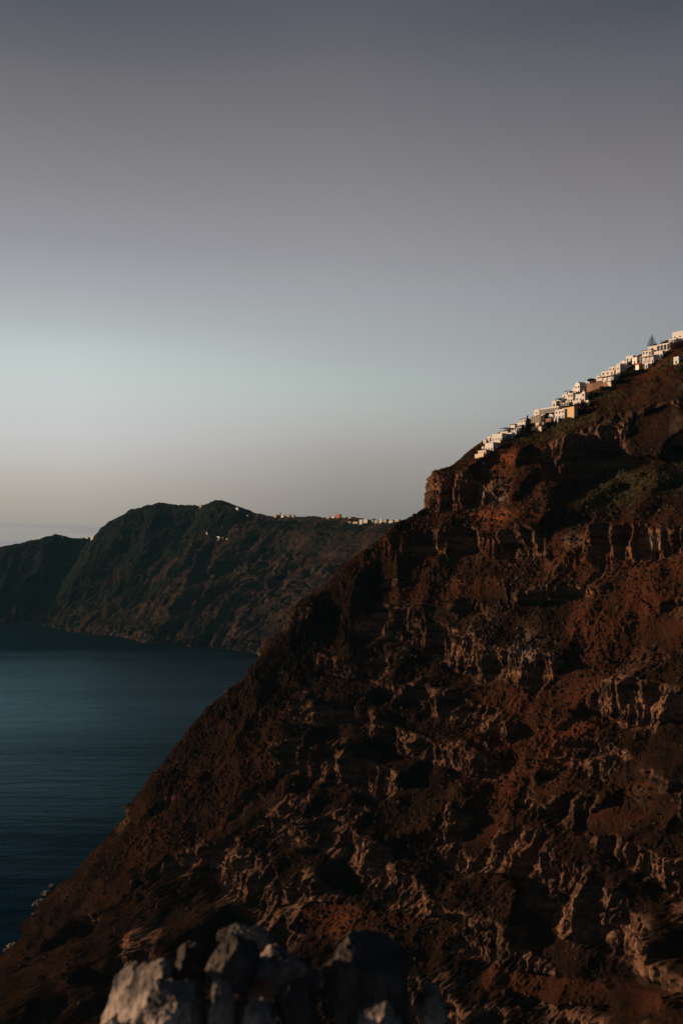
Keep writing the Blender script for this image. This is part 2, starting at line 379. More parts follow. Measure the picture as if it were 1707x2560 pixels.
def rock_material():
    m = Mat('volcanic_rock')
    n1 = m.noise(0.06, 5); n2 = m.noise(0.5, 6, 0.65); n3 = m.noise(2.2, 4, 0.7)
    strat = m.noise(0.10, 4, 0.6, stretch=(0.25, 0.25, 3.0))
    n4 = m.noise(0.9, 5, 0.75)
    talus = m.mix(m.rng(n1, 0.35, 0.65), (0.0085, 0.0054, 0.0040), (0.027, 0.0142, 0.0084))
    talus = m.mix(m.rng(n4, 0.5, 0.72), talus, (0.0055, 0.0052, 0.0050))
    talus = m.mix(m.rng(n3, 0.60, 0.74), talus, (0.085, 0.055, 0.038))
    rock = m.mix(m.rng(strat, 0.35, 0.65), (0.036, 0.023, 0.017), (0.25, 0.138, 0.086))
    rock = m.mix(m.rng(n2, 0.45, 0.7), rock, (0.016, 0.014, 0.013))
    rock = m.mix(m.rng(m.noise(0.022, 4, 0.6), 0.42, 0.60, 0.0, 0.8), rock, m.mix(0.35, (0.014, 0.012, 0.011), rock))
    base = m.mix(m.rng(m.math('ADD', m.attr('cliff'), m.math('MULTIPLY', n2, 0.5)), 0.55, 0.95), talus, rock)
    base = m.mix(m.math('MULTIPLY', m.attr('red'), m.rng(n2, 0.3, 0.6, 0.5, 1.0)), base, (0.17, 0.058, 0.026))
    vegc = m.mix(m.rng(n2, 0.35, 0.65), (0.013, 0.016, 0.008), (0.070, 0.056, 0.025))
    base = m.mix(m.rng(m.math('ADD', m.attr('veg'), m.math('MULTIPLY', n3, 0.5)), 0.6, 1.0), base, vegc)
    palec = m.mix(m.rng(n2, 0.35, 0.65), (0.12, 0.080, 0.058), (0.30, 0.225, 0.18))
    base = m.mix(m.math('MULTIPLY', m.rng(m.math('ADD', m.attr('pale'), m.math('MULTIPLY', m.noise(0.16, 3), 0.4)), 0.55, 0.85), m.rng(m.attr('cliff'), 0.2, 0.6, 0.25, 1.0)), base, palec)
    base = m.mix(m.rng(n3, 0.66, 0.76, 0, 0.55), base, (0.075, 0.054, 0.042))
    m.color(base)
    m.bump(m.math('ADD', n3, m.math('ADD', m.math('MULTIPLY', n4, 2.6), m.math('MULTIPLY', n2, 1.5))), 1.0, 0.8)
    m.b.inputs['Roughness'].default_value = 0.95
    return m.m
cliff_me, cliff_P, cliff_Q, cliff_C, cliff_veg, cliff_tu, cliff_tv = make_cliff()
ROCK = rock_material()
link('caldera_cliff', cliff_me, ROCK, kind='structure')

# ------------------------------------------------------------------ far headland across the bay
SKYLINE = [(-400,1420),(-200,1400),(0,1369),(60,1354),(140,1336),(165,1346),(232,1344),(262,1318),(310,1284),(325,1275),(370,1263),(405,1258),(440,1263),(470,1262),
           (495,1268),(515,1258),(545,1252),(575,1262),(610,1275),(640,1286),(690,1290),(760,1291),(860,1293),(950,1300),(1020,1300),(1150,1300),(1400,1300)]
FH = [(-300,3300,-200,3600),(-100,3080,0,3450),(20,3012,110,3400),(90,2990,215,3420),(150,2830,290,3250),(230,2650,400,3120),(330,2480,540,2950),
      (430,2360,640,2800),(540,2270,760,2650),(660,2150,880,2450),(800,1900,1000,2200),(950,1500,1150,1850),(1100,1200,1400,1500)]
def make_far():
    S = np.array([[(a-CX)/F*Y, Y] for a, Y, _, _ in FH]); R = np.array([[b, Y] for _, _, b, Y in FH], float)
    tu = spaced([30, 50, 60, 60, 70, 75, 80, 75, 75, 70, 40, 20])
    S = catmull(S, tu); R = catmull(R, tu)
    rx = (R[:, 0]-CX)/F*R[:, 1]
    rz = (HY-np.interp(R[:, 0], [p for p, _ in SKYLINE], [q for _, q in SKYLINE]))/F*R[:, 1]
    tv = np.concatenate([np.linspace(0, 1, 190), [1.04, 1.1, 1.3, 2.0]])
    nu, nv = len(tu), len(tv)
    P = np.zeros((nu, nv, 3)); f = np.clip(tv, 0, 1)[None, :]
    P[..., 0] = S[:, :1]+(rx[:, None]-S[:, :1])*f; P[..., 1] = S[:, 1:]+(R[:, 1:]-S[:, 1:])*f
    prof = 0.80*f+0.20*np.sin(f*math.pi/2)
    P[..., 2] = -240+(rz[:, None]+240)*prof
    b = np.clip(tv-1, 0, None)[None, :]
    P[..., 0] += b*260; P[..., 1] += b*420; P[..., 2] -= 260*b**1.6
    U = np.broadcast_to(tu[:, None], (nu, nv))
    T = np.gradient(P[..., :2], axis=0); T /= np.linalg.norm(T, axis=-1, keepdims=True)
    N = np.stack([T[..., 1], -T[..., 0]], -1)
    z = P[..., 2]
    top = sstep(1.0, 0.86, tv)[None, :]*np.ones((nu, 1))
    vv = np.broadcast_to(tv[None, :], (nu, nv))
    G = np.stack([U*135+22*fbm(P, 130, 2, 1, 71), vv*450, 0*vv], -1)      # along the shore, up the fall line
    def rr(lam, st, seed): 
        n = perlin(G[..., 0]/lam+seed*3.7, G[..., 1]/(lam*st)+seed*1.3, 0*vv+seed*0.71); return 1-2.4*np.abs(n)
    low = 0.45+0.55*sstep(1.0, 0.5, vv)
    D = top*(34*rr(210, 5, 74)+21*low*rr(85, 6, 75)+10*low*rr(38, 7, 76)+4*low*rr(17, 6, 77)+5*fbm(P, 60, 2, 1, 78))
    C = np.zeros((nu, nv)); warp = fbm(P, 140, 2, 1, 79)
    right = sstep(6.2, 7.3, U)
    for zc, h, st in ((-20, 7, .5), (-52, 14, 1.1), (-88, 12, .9), (-120, 9, .6), (-160, 9, .7), (-215, 10, .8)):
        hh = h; w = (z-zc-10*warp)/hh; s = st*np.clip(0.7+1.2*fbm(P, 110, 2, 1, 80+h), 0, 1.2)*(right if zc > -200 else 1)*top
        t = np.where(w > 1, np.clip(1-(w-1)/2, 0, 1), np.where(w < -1, -np.clip(1+(w+1)/2, 0, 1), w))
        D = D+s*hh*1.5*t; C = np.maximum(C, s*sstep(1.3, 0.8, np.abs(w)))
    lay = perlin(0.004*P[..., 0], 0.004*P[..., 1], (z+6*warp)/9.0); D = D+right*top*4.5*lay
    D = D+C*(9*billow(P, 26, 4, 90)+5*ridged(P, 12, 4, 91))
    D = D+top*(3.0*fbm(P, 18, 2, 1, 92)+1.6*fbm(P, 7, 1, 1, 93))
    Q = P.copy(); Q[..., :2] += N*D[..., None]
    Q[..., 2] += H+(5.0*fbm(P, 45, 3, 1, 94)+2.2*fbm(P, 11, 2, 1, 95))
    green = np.clip(sstep(7.5, 3.5, U)*0.75+0.25*sstep(-60, 60, z)+0.5*fbm(P, 90, 3, 1, 96)-0.35*sstep(-140, -200, z), 0, 1)
    xp = CX+F*P[..., 0]/P[..., 1]; yp = HY-F*P[..., 2]/P[..., 1]
    track = np.exp(-((yp-np.interp(xp, [600, 680, 760, 860, 900], [1292, 1297, 1300, 1302, 1306]))/1.6)**2)*sstep(590, 640, xp)*sstep(900, 860, xp)
    return grid_mesh('far_headland', Q, dict(cliff=np.clip(C, 0, 1), green=green, track=track, shore=sstep(-219, -228, z+8*fbm(P, 30, 2, 1, 97))*sstep(0.0, 0.3, fbm(P, 160, 2, 1, 98)))), P, Q
def far_material():
    m = Mat('headland_ground')
    n1 = m.noise(0.012, 5); n2 = m.noise(0.07, 6, 0.65)
    soil = m.mix(m.rng(n1, 0.35, 0.65), (0.011, 0.0095, 0.0082), (0.038, 0.024, 0.017))
    grn = m.mix(m.rng(n2, 0.35, 0.65), (0.005, 0.0085, 0.0072), (0.013, 0.0155, 0.0115))
    base = m.mix(m.rng(m.math('ADD', m.attr('green'), m.math('MULTIPLY', n2, 0.5)), 0.35, 0.85), soil, grn)
    base = m.mix(m.math('MULTIPLY', m.attr('cliff'), 0.8), base, m.mix(m.rng(n2, 0.3, 0.7), (0.018, 0.014, 0.011), (0.065, 0.043, 0.031)))
    st = m.noise(0.05, 4, 0.6, stretch=(0.06, 0.06, 1.6)); base = m.mix(m.rng(st, 0.42, 0.62, 0.0, 0.6), base, m.mix(0.5, base, (0.002, 0.003, 0.003)))
    base = m.mix(m.math('MULTIPLY', m.attr('track'), 0.8), base, (0.050, 0.034, 0.024))
    base = m.mix(m.math('MULTIPLY', m.attr('shore'), m.rng(n2, 0.45, 0.6)), base, (0.10, 0.09, 0.08))
    m.color(base); m.bump(n2, 1.0, 9.0); m.b.inputs['Roughness'].default_value = 0.95
    return m.m
far_me, far_P, far_Q = make_far()
link('far_headland', far_me, far_material(), kind='structure')

# ------------------------------------------------------------------ finding the ground under a point of the photograph
def bvh_of(Q, su, sv):
    q = Q[::su, ::sv]; nu, nv = q.shape[:2]
    idx = np.arange(nu*nv).reshape(nu, nv)
    f = np.stack([idx[:-1, :-1], idx[1:, :-1], idx[1:, 1:], idx[:-1, 1:]], -1).reshape(-1, 4)
    return BVHTree.FromPolygons([tuple(v) for v in q.reshape(-1, 3)], [tuple(int(i) for i in r) for r in f])
near_bvh = bvh_of(cliff_Q[60:, 380:], 3, 3)
far_bvh = bvh_of(far_Q, 3, 3)
EYE = Vector((0, 0, H))
RIDGE = np.array([(CX+F*k[6][0]/k[6][1], k[6][1]) for k in K[3:]])
def site(px, py, far=False):
    d = Vector(((px-CX)/F, 1, (HY-py)/F)).normalized()
    hit = (far_bvh if far else near_bvh).ray_cast(EYE, d, 6000)
    if hit[0] is not None: return hit[0]
    Y = np.interp(px, [b for _, _, b, _ in FH], [y for _, _, _, y in FH]) if far else np.interp(px, RIDGE[:, 0], RIDGE[:, 1])
    return wp(px, py, float(Y))

# ------------------------------------------------------------------ materials of the village
def plaster(name, c):
    m = Mat(name); n = m.noise(0.5, 5, 0.6); st = m.noise(1.2, 4, 0.6, stretch=(1, 1, 0.15))
    base = m.mix(m.rng(n, 0.3, 0.7), [v*0.9 for v in c], c)
    m.color(m.mix(m.rng(st, 0.55, 0.8, 0, 0.35), base, [v*0.72 for v in c])); m.bump(m.noise(3, 3), 0.3, 0.03)
    return m.m
def stonework(name, a, b):
    m = Mat(name); n = m.noise(1.6, 5, 0.7); m.color(m.mix(m.rng(n, 0.3, 0.7), a, b)); m.bump(n, 0.8, 0.15); return m.m
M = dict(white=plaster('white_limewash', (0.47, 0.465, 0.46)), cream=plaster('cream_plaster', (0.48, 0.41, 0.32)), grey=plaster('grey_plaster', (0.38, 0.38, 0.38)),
         ochre=plaster('ochre_plaster', (0.42, 0.31, 0.175)), terracotta=plaster('terracotta_plaster', (0.24, 0.100, 0.045)),
         stone=stonework('tan_masonry', (0.14, 0.085, 0.055), (0.27, 0.165, 0.105)), rubble=stonework('rubble_masonry', (0.10, 0.065, 0.045), (0.24, 0.15, 0.10)),
         glass=simple('window_glass', (0.015, 0.02, 0.025), 0.1, 1, 0.12, 0.5), dark=simple('dark_timber', (0.030, 0.024, 0.020), 0.2, 1.5),
         blue=simple('blue_paint', (0.06, 0.13, 0.20), 0.15, 1.0, 0.5), bluegrey=simple('blue_grey_awning', (0.10, 0.13, 0.16), 0.2, 0.6),
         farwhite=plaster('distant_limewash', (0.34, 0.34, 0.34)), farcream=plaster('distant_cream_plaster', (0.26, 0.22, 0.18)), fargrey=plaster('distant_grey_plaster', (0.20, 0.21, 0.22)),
         roof=simple('roof_screed', (0.40, 0.37, 0.34), 0.15, 0.5), redroof=simple('red_roof_screed', (0.22, 0.10, 0.06), 0.2, 0.5),
         bark=simple('bark', (0.05, 0.035, 0.025), 0.3, 3.0), needles=simple('conifer_needles', (0.014, 0.026, 0.018), 0.3, 1.0),
         leaf=simple('shrub_leaves', (0.008, 0.012, 0.006), 0.4, 0.8), redleaf=simple('bougainvillea_leaves', (0.045, 0.018, 0.014), 0.4, 0.8),
         dryleaf=simple('dry_scrub', (0.026, 0.021, 0.009), 0.5, 0.25))

BOXC = {}
def box_me(x0, x1, y0, y1, z0, z1):
    k = tuple(round(v, 3) for v in (x0, x1, y0, y1, z0, z1))
    V = [(x, y, z) for z in (k[4], k[5]) for x, y in ((k[0], k[2]), (k[1], k[2]), (k[1], k[3]), (k[0], k[3]))]
    return poly_mesh('box', V, [(3,2,1,0),(4,5,6,7),(0,1,5,4),(1,2,6,5),(2,3,7,6),(3,0,4,7)])
def boxes_me(L):
    V = []; Fc = []
    for x0, x1, y0, y1, z0, z1 in L:
        o = len(V)
        V += [(x, y, z) for z in (z0, z1) for x, y in ((x0, y0), (x1, y0), (x1, y1), (x0, y1))]
        Fc += [tuple(i+o for i in f) for f in ((3,2,1,0),(4,5,6,7),(0,1,5,4),(1,2,6,5),(2,3,7,6),(3,0,4,7))]
    return poly_mesh('boxes', V, Fc)
def ring_me(x0, x1, y0, y1, z0, z1, t):
    o = [(x0, y0), (x1, y0), (x1, y1), (x0, y1)]; i = [(x0+t, y0+t), (x1-t, y0+t), (x1-t, y1-t), (x0+t, y1-t)]
    V = [(*p, z0) for p in o]+[(*p, z1) for p in o]+[(*p, z1) for p in i]+[(*p, z0) for p in i]
    Fc = []
    for k in range(4):
        j = (k+1) % 4
        Fc += [(k, j, 4+j, 4+k), (4+k, 4+j, 8+j, 8+k), (8+k, 8+j, 12+j, 12+k)]
    return poly_mesh('ring', V, Fc)
def vault_me(x0, x1, y0, y1, z0, rise, n=10):
    V = []; Fc = []
    for y in (y0, y1):
        for k in range(n+1):
            a = math.pi*k/n; V.append(((x0+x1)/2-math.cos(a)*(x1-x0)/2, y, z0+math.sin(a)*rise))
    for k in range(n): Fc.append((k, k+1, n+2+k, n+1+k))
    Fc.append(tuple(range(n, -1, -1))); Fc.append(tuple(range(n+1, 2*n+2)))
    return poly_mesh('vault', V, Fc)
def dome_me(x, y, z, r, n=12, m=5):
    V = []; Fc = []
    for j in range(m):
        e = math.pi/2*j/m
        for k in range(n): a = 2*math.pi*k/n; V.append((x+r*math.cos(e)*math.cos(a), y+r*math.cos(e)*math.sin(a), z+r*math.sin(e)))
    V.append((x, y, z+r))
    for j in range(m-1):
        for k in range(n): Fc.append((j*n+k, j*n+(k+1) % n, (j+1)*n+(k+1) % n, (j+1)*n+k))
    for k in range(n): Fc.append(((m-1)*n+k, (m-1)*n+(k+1) % n, m*n))
    return poly_mesh('dome', V, Fc)
def cyl_me(x, y, z0, z1, r0, r1=None, n=8):
    r1 = r0 if r1 is None else r1
    V = [(x+r*math.cos(2*math.pi*k/n), y+r*math.sin(2*math.pi*k/n), z) for r, z in ((r0, z0), (r1, z1)) for k in range(n)]
    Fc = [(k, (k+1) % n, n+(k+1) % n, n+k) for k in range(n)]+[tuple(range(n-1, -1, -1)), tuple(range(n, 2*n))]
    return poly_mesh('cylinder', V, Fc)

def window(t, face, pos, z, w, h, d=0, frame='blue', name='window'):
    """a window or door set in the front (y = 0) or right side (x = 0) wall, with its pane"""
    if face == 'front':
        a = (pos-w/2, pos+w/2, -0.05, 0.10, z, z+h); b = (pos-w/2+.09, pos+w/2-.09, -0.07, 0.05, z+.09, z+h-.09)
    else:
        a = (-0.10, 0.05, pos-w/2, pos+w/2, z, z+h); b = (-0.05, 0.07, pos-w/2+.09, pos+w/2-.09, z+.09, z+h-.09)
    f = link(name, box_me(*a), M[frame], t)
    link('pane' if name == 'window' else 'door_leaf', box_me(*b), M['glass'] if name == 'window' else M['dark'], f)
    return f

GROUP = 'white houses stepping down the village ridge'
def house(px0, pxm, px1, top, base, label, wall='white', theta=52, front=(2, 1), side=(1, 1), roof='flat', door=True, veranda=0, pergola=None, terrace=0.0,
          chimney=False, roofm='roof', found=7.0, frame='blue', dome=False, name='house', cat='house', far=False, group=GROUP, openings=False, awning=None, loc=None, back=None):
    p = loc or site(pxm, base, far); Y = p.y
    if back: p = wp(pxm, base, Y+back); Y = p.y
    if not far: pxm = px0+0.8*(pxm-px0)
    th = math.radians(theta)
    w = max(1.6, (pxm-px0)/F*Y/math.cos(th)); d = max(1.6, (px1-pxm)/F*Y/math.sin(th)); h = (base-top)/F*Y
    t = link(name, None, None, None, label=label, category=cat, group=group)
    t.location = p; t.rotation_euler = (0, 0, -th)
    if roof == 'flat':
        par = min(0.55, h*0.18)
        link('wall', ring_me(-w, 0, 0, d, -found, h, min(0.3, w*0.15)), M[wall], t)
        link('roof', box_me(-w+.2, -.2, .2, d-.2, h-par-.25, h-par), M[roofm], t)
        link('parapet', ring_me(-w-.06, .06, -.06, d+.06, h-.28, h+.05, .40), M[wall], t)
        hw = h-par
    elif roof == 'vault':
        rise = min(w*0.5, h*0.45)
        link('wall', box_me(-w, 0, 0, d, -found, h-rise), M[wall], t)
        link('vaulted_roof', vault_me(-w-.05, .05, -.05, d+.05, h-rise, rise), M[wall], t)
        hw = h-rise
    elif roof == 'gable':
        rise = min(w*0.32, h*0.2)
        link('wall', box_me(-w, 0, 0, d, -found, h-rise), M[wall], t)
        V = [(-w-.05, -.05, h-rise), (.05, -.05, h-rise), (-w/2, -.05, h), (-w-.05, d, h-rise), (.05, d, h-rise), (-w/2, d, h)]
        link('gable_roof', poly_mesh('gable', V, [(0,1,2),(5,4,3),(0,2,5,3),(1,4,5,2),(0,3,4,1)]), M[wall], t)
        hw = h-rise
    elif roof == 'slab':
        link('wall', box_me(-w, 0, 0, d, -found, h-.25), M[wall], t)
        link('roof_slab', box_me(-w-.5, .4, -.7, d+.3, h-.25, h), M[roofm], t)
        hw = h-.25
    if dome:
        r = min(w, d)*0.36; link('dome', dome_me(-w/2, d/2, h-.1, r), M['white'], t)
        link('cross', boxes_me([(-w/2-.05, -w/2+.05, d/2-.05, d/2+.05, h+r-.1, h+r+.8), (-w/2-.25, -w/2+.25, d/2-.04, d/2+.04, h+r+.35, h+r+.45)]), M['white'], t)
    storey = 3.0; rows = max(1, int(hw//2.9))
    for r in range(rows):
        z0 = r*storey+1.0; wh = min(1.35, hw-z0-.35)
        if wh < 0.35: z0 = hw*0.35; wh = hw*0.4
        nf = front[0] if r else max(front[0], 1) if front[0] else 0
        for k in range(nf):
            x = -w*(k+0.5)/nf
            if r == 0 and door and k == 0 and hw > 2.0:
                window(t, 'front', x, 0.02, min(1.05, w*.4), min(2.1, hw-.3), frame=frame, name='door')
            else: window(t, 'front', x, z0, min(1.25, w/nf*.55), wh, frame=frame)
        for k in range(side[0]):
            window(t, 'side', d*(k+0.5)/side[0], z0, min(1.0, d/side[0]*.4), wh, frame=frame)
    if openings:                       # deep dark loggia openings along the front
        n = openings
        for k in range(n):
            x0 = -w+w*(k+.12)/n; x1 = -w+w*(k+.88)/n
            o = link('loggia_opening', boxes_me([(x0, x1, -.05, .12, .15, hw-.3)]), M['dark'], t)
            link('pane', box_me(x0+.15, x1-.15, -.08, .10, .25, hw-.45), M['glass'], o)
    if veranda:                        # covered veranda on posts along the front
        vd = 2.4; zr = min(hw-.1, 2.9) if hw < 4.5 else hw-.3
        link('veranda_roof', box_me(-w-.1, .1, -vd-.2, -.02, zr, zr+.35), M[wall], t)
        for k in range(veranda+1):
            x = -w+.15+(w-.3)*k/veranda
            link('post', box_me(x-.14, x+.14, -vd, -vd+.28, -found*.6, zr), M['white'], t)
        link('veranda_parapet', box_me(-w, 0, -vd-.06, -vd+.10, -found*.7, .85), M[wall], t)
        link('veranda_floor', box_me(-w, 0, -vd+.12, -.02, -.3, .02), M['roof'], t)
    if terrace:                        # open terrace with a solid parapet in front
        link('terrace', box_me(-w-.3, .3, -terrace, -.03, -found, -.05), M[wall if terrace < 6 else 'white'], t)
        link('terrace_parapet', ring_me(-w-.36, .36, -terrace-.06, -.08, -.6, .75, .2), M[wall], t)
    if pergola:
        zr = h+2.3; n = 3
        for x in (-w+.2, -.2):
            for y in (.2, d-.2): link('pergola_post', box_me(x-.08, x+.08, y-.08, y+.08, h-.1, zr), M['dark' if pergola == 'dark' else 'white'], t)
        o = link('pergola_frame', boxes_me([(-w-.3, .3, .1, .26, zr, zr+.14), (-w-.3, .3, d-.26, d-.1, zr, zr+.14)]), M['dark' if pergola == 'dark' else 'white'], t)
        for k in range(9):
            x = -w+w*(k+.5)/9; link('slat', box_me(x-.22, x+.22, -.3, d+.3, zr+.15, zr+.22), M['dark' if pergola == 'dark' else 'white'], o)
    if awning:
        link('awning', poly_mesh('awning', [(-w-.2, -.05, hw-.1), (.2, -.05, hw-.1), (.2, -2.6, hw-.9), (-w-.2, -2.6, hw-.9), (-w-.2, -.05, hw+.05), (.2, -.05, hw+.05), (.2, -2.6, hw-.75), (-w-.2, -2.6, hw-.75)],
             [(0,1,2,3),(7,6,5,4),(0,4,5,1),(1,5,6,2),(2,6,7,3),(3,7,4,0)]), M[awning], t)
    if chimney:
        c = link('chimney', box_me(-w*.7-.3, -w*.7+.3, d*.5-.3, d*.5+.3, h-.4, h+1.1), M[wall], t)
        link('chimney_cap', box_me(-w*.7-.4, -w*.7+.4, d*.5-.4, d*.5+.4, h+1.1, h+1.25), M[wall], c)
    return t
# lowest group, left end of the village
house(1193,1214,1220,1125,1137,'low cream house with terrace wall, lowest and leftmost of the whole village','cream',front=(3,1),terrace=2.5,frame='dark')
house(1203,1209,1213,1116,1125,'tiny grey flat-roofed hut just above the leftmost cream house','grey',front=(1,1),door=False)
house(1210,1232,1240,1106,1127,'two-storey white house with dark windows beside the lowest cream house','white',front=(3,1),side=(2,1),frame='dark',chimney=True)
house(1207,1214,1218,1099,1107,'small white box house on the skyline left of the long parapet house','white',front=(1,1))
house(1216,1228,1231,1091,1102,'low white house with grey flat roof against the sky near the village end','white',front=(2,1),frame='dark')
house(1228,1254,1267,1083,1103,'long white house with toothed parapet under a dark pergola, low in the village','white',front=(4,1),side=(2,1),frame='dark',terrace=2.0)
house(1236,1243,1251,1112,1120,'small white outbuilding on the slope right of the two-storey white house','white',front=(1,1))
house(1249,1268,1279,1078,1086,'white rooftop room carrying a wide dark slatted pergola against the sky','white',front=(2,1),pergola='dark')
house(1263,1279,1285,1081,1097,'white arcaded house with three openings beside the grey barrel roof','white',openings=3,front=(0,1),door=False)
house(1279,1290,1297,1076,1087,'grey barrel-vaulted house below the white terrace','grey',roof='vault',front=(1,1))
house(1276,1286,1291,1060,1077,'white cube house with dark flat roof rising on the skyline','white',roof='slab',roofm='dark',front=(1,1))
house(1284,1295,1300,1069,1079,'short white terrace house squeezed right of the dark-roofed cube','white',front=(2,1),terrace=2.0)
house(1290,1312,1318,1055,1070,'long white stepped house left of the dark cypress','white',front=(3,1),frame='dark',terrace=3.0)
house(1300,1315,1321,1046,1058,'white upper house with two dark windows, roofed by a thin dark slab','white',roof='slab',roofm='dark',front=(2,1),frame='dark',door=False)
# middle group round the ochre wall
house(1327,1350,1358,1039,1059,'cream colonnaded house with tall grey windows right of the dark cypress','cream',openings=5,front=(0,1),door=False,roof='slab',roofm='redroof')
house(1334,1347,1352,1023,1038,'plain white cube above the colonnaded cream house','white',front=(1,1),door=False)
house(1350,1361,1366,1020,1036,'white house with one large dark loggia next to the plain cube','white',openings=2,front=(0,1),door=False)
house(1338,1358,1366,1055,1070,'pale balcony house on a brown stone base, lowest of the middle group','cream',front=(3,1),terrace=2.6,frame='dark')
house(1361,1396,1402,1015,1034,'long white veranda with blue-grey openings between the cube houses and the ochre wall','white',openings=7,front=(0,1),door=False,frame='blue')
house(1369,1381,1387,1034,1046,'small white vaulted house tucked under the long veranda','white',roof='vault',front=(1,1))
house(1363,1376,1384,1046,1058,'rubble-walled cottage with pale terrace under the vaulted house','stone',front=(2,1),frame='dark',terrace=2.0)
house(1384,1394,1400,1044,1056,'squat white cottage at the foot of the broad white house','white',front=(1,1))
house(1386,1410,1418,1022,1047,'broad plain white house touching the left edge of the ochre wall','white',front=(3,1),side=(0,1),door=False)
house(1408,1434,1439,1016,1047,'big ochre-yellow box house, brightest block at the cliff edge','ochre',theta=60,front=(0,1),side=(0,1),door=False,frame='dark')
house(1402,1420,1438,1005,1018,'white roof pavilion with dark openings on top of the ochre house','white',openings=3,front=(0,1),door=False,roof='slab',back=4)
house(1379,1389,1400,1002,1016,'white house with a dark shaded side above the long veranda','white',front=(1,1),frame='dark')
house(1391,1401,1413,995,1010,'grey-blue canopied terrace house stepping up behind the ochre block','grey',front=(1,1),roof='slab',roofm='bluegrey',awning='bluegrey')
house(1405,1414,1424,985,998,'white cube with one dark window below the tall gabled house, on the skyline','white',front=(1,1),door=False,frame='dark')
house(1413,1422,1431,977,987,'low white roof room under a wide dark flat canopy','white',front=(1,1),roof='slab',roofm='dark')
house(1418,1431,1438,982,1006,'narrow two-storey white house with small windows left of the terrace house','white',front=(2,1),frame='dark')
house(1430,1439,1444,968,986,'white block with dark window leaning against the tall gabled house','white',front=(1,1),door=False,frame='dark')
house(1438,1448,1467,953,984,'tall gabled white house with a broad shaded side wall, highest of the middle group','white',theta=66,roof='gable',front=(2,1),side=(3,1),frame='dark')
house(1438,1455,1460,984,1003,'white terrace house directly below the tall gabled house','white',front=(2,1),terrace=2.2,frame='dark')
house(1453,1461,1468,979,1005,'narrow white tower house with dark upper corner at the cliff edge','white',front=(1,1),side=(1,1),frame='dark',chimney=True)
house(1463,1470,1476,1000,1014,'small cream block below the narrow tower house','cream',front=(0,1),side=(0,1),door=False)
house(1464,1472,1486,953,963,'low white cube at the left end of the orange retaining wall','white',front=(1,1))
# upper group
house(1490,1498,1502,938,950,'little white vaulted chapel-like house at the veranda house corner','white',roof='vault',front=(1,1))
house(1499,1532,1543,936,958,'white veranda house on posts above the orange retaining walls','white',veranda=3,front=(3,1),frame='blue')
house(1504,1534,1543,925,937,'white upper storey set back over the veranda house','white',front=(3,1),frame='dark',chimney=True)
house(1521,1537,1544,916,927,'small white roof room with dark parapet over the veranda house','white',front=(2,1),frame='dark')
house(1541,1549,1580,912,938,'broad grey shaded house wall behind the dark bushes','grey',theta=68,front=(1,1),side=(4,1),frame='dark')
house(1541,1549,1553,908,921,'tiny white house with a dark doorway beside the broad grey wall','white',front=(1,1))
house(1549,1566,1571,900,912,'white barrel-vaulted house with a small dome on the skyline','white',roof='vault',front=(2,1),dome=True)
house(1565,1581,1589,888,903,'pair-stepped white cube house right of the domed vault','white',front=(2,1),chimney=True)
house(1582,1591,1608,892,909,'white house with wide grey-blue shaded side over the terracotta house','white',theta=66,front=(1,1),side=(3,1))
house(1588,1597,1610,908,928,'terracotta-orange house with a dark loggia at the top of the brown slope','terracotta',theta=58,openings=1,front=(0,1),side=(0,1),door=False)
house(1607,1634,1641,886,908,'two-storey white house with deep blue-grey balconies right of the terracotta house','white',veranda=3,front=(3,1),frame='blue')
house(1606,1627,1640,873,886,'white house with brownish flat roof under the tall conifer','white',roof='slab',roofm='redroof',front=(3,1),frame='dark')
house(1611,1618,1625,908,920,'small white cottage below the balconied house','white',front=(1,1))
house(1621,1640,1645,863,876,'plain white block hiding the foot of the tall conifer','white',front=(1,1),door=False)
house(1636,1655,1662,876,892,'long white parapet house over the bare reddish slope','white',front=(3,1),terrace=2.5)
house(1644,1674,1682,856,873,'long white house with arched doorways carrying a dark flue, near the right edge','white',openings=4,front=(0,1),door=False)
house(1677,1688,1697,845,862,'white balcony house under the topmost house','white',veranda=2,front=(2,1))
house(1684,1718,1730,824,845,'topmost white two-storey house cut by the right edge of the picture','white',front=(3,1),side=(2,1),terrace=3.0)
house(1684,1695,1706,891,909,'lone white cube hut on the bare slope below the topmost houses','white',front=(1,1),side=(1,1),found=3)
fl = site(1653, 862); fo = link('roof_flue', cyl_me(0, 0, -1.5, 2.6, 0.32, 0.28), M['dark'], None, label='dark upright flue pipe on a white roof right of the tall conifer', category='flue')
link('flue_cap', cyl_me(0, 0, 2.6, 2.85, 0.45, 0.2), M['dark'], fo); fo.location = fl

def retaining_wall(pts, height, label, mat):
    """a battered wall following the slope: coping, and courses of masonry blocks"""
    W = [site(px, py) for px, py in pts]
    t = link('retaining_wall', None, None, None, label=label, category='wall', group='masonry retaining walls below the houses', kind='thing'); t.location = W[0]
    for a, b in zip(W[:-1], W[1:]):
        dv = Vector((b.x-a.x, b.y-a.y, 0)); L = dv.length; u = dv/L; n = Vector((u.y, -u.x, 0))
        def q(s, o, z): return tuple(a+u*s+n*o+Vector((0, 0, z))+Vector((0, 0, (b.z-a.z)*s/L))-W[0])
        V = [q(s, o, z) for z, o0 in ((-5, .9), (height, .35)) for s, o in ((0, o0), (L, o0), (L, -.6), (0, -.6))]
        link('wall_panel', poly_mesh('wall', V, [(3,2,1,0),(4,5,6,7),(0,1,5,4),(1,2,6,5),(2,3,7,6),(3,0,4,7)]), M[mat], t)
        V = [q(s, o, z) for z in (height, height+.18) for s, o in ((0, .45), (L, .45), (L, -.7), (0, -.7))]
        link('coping', poly_mesh('coping', V, [(3,2,1,0),(4,5,6,7),(0,1,5,4),(1,2,6,5),(2,3,7,6),(3,0,4,7)]), M[mat], t)
    return t
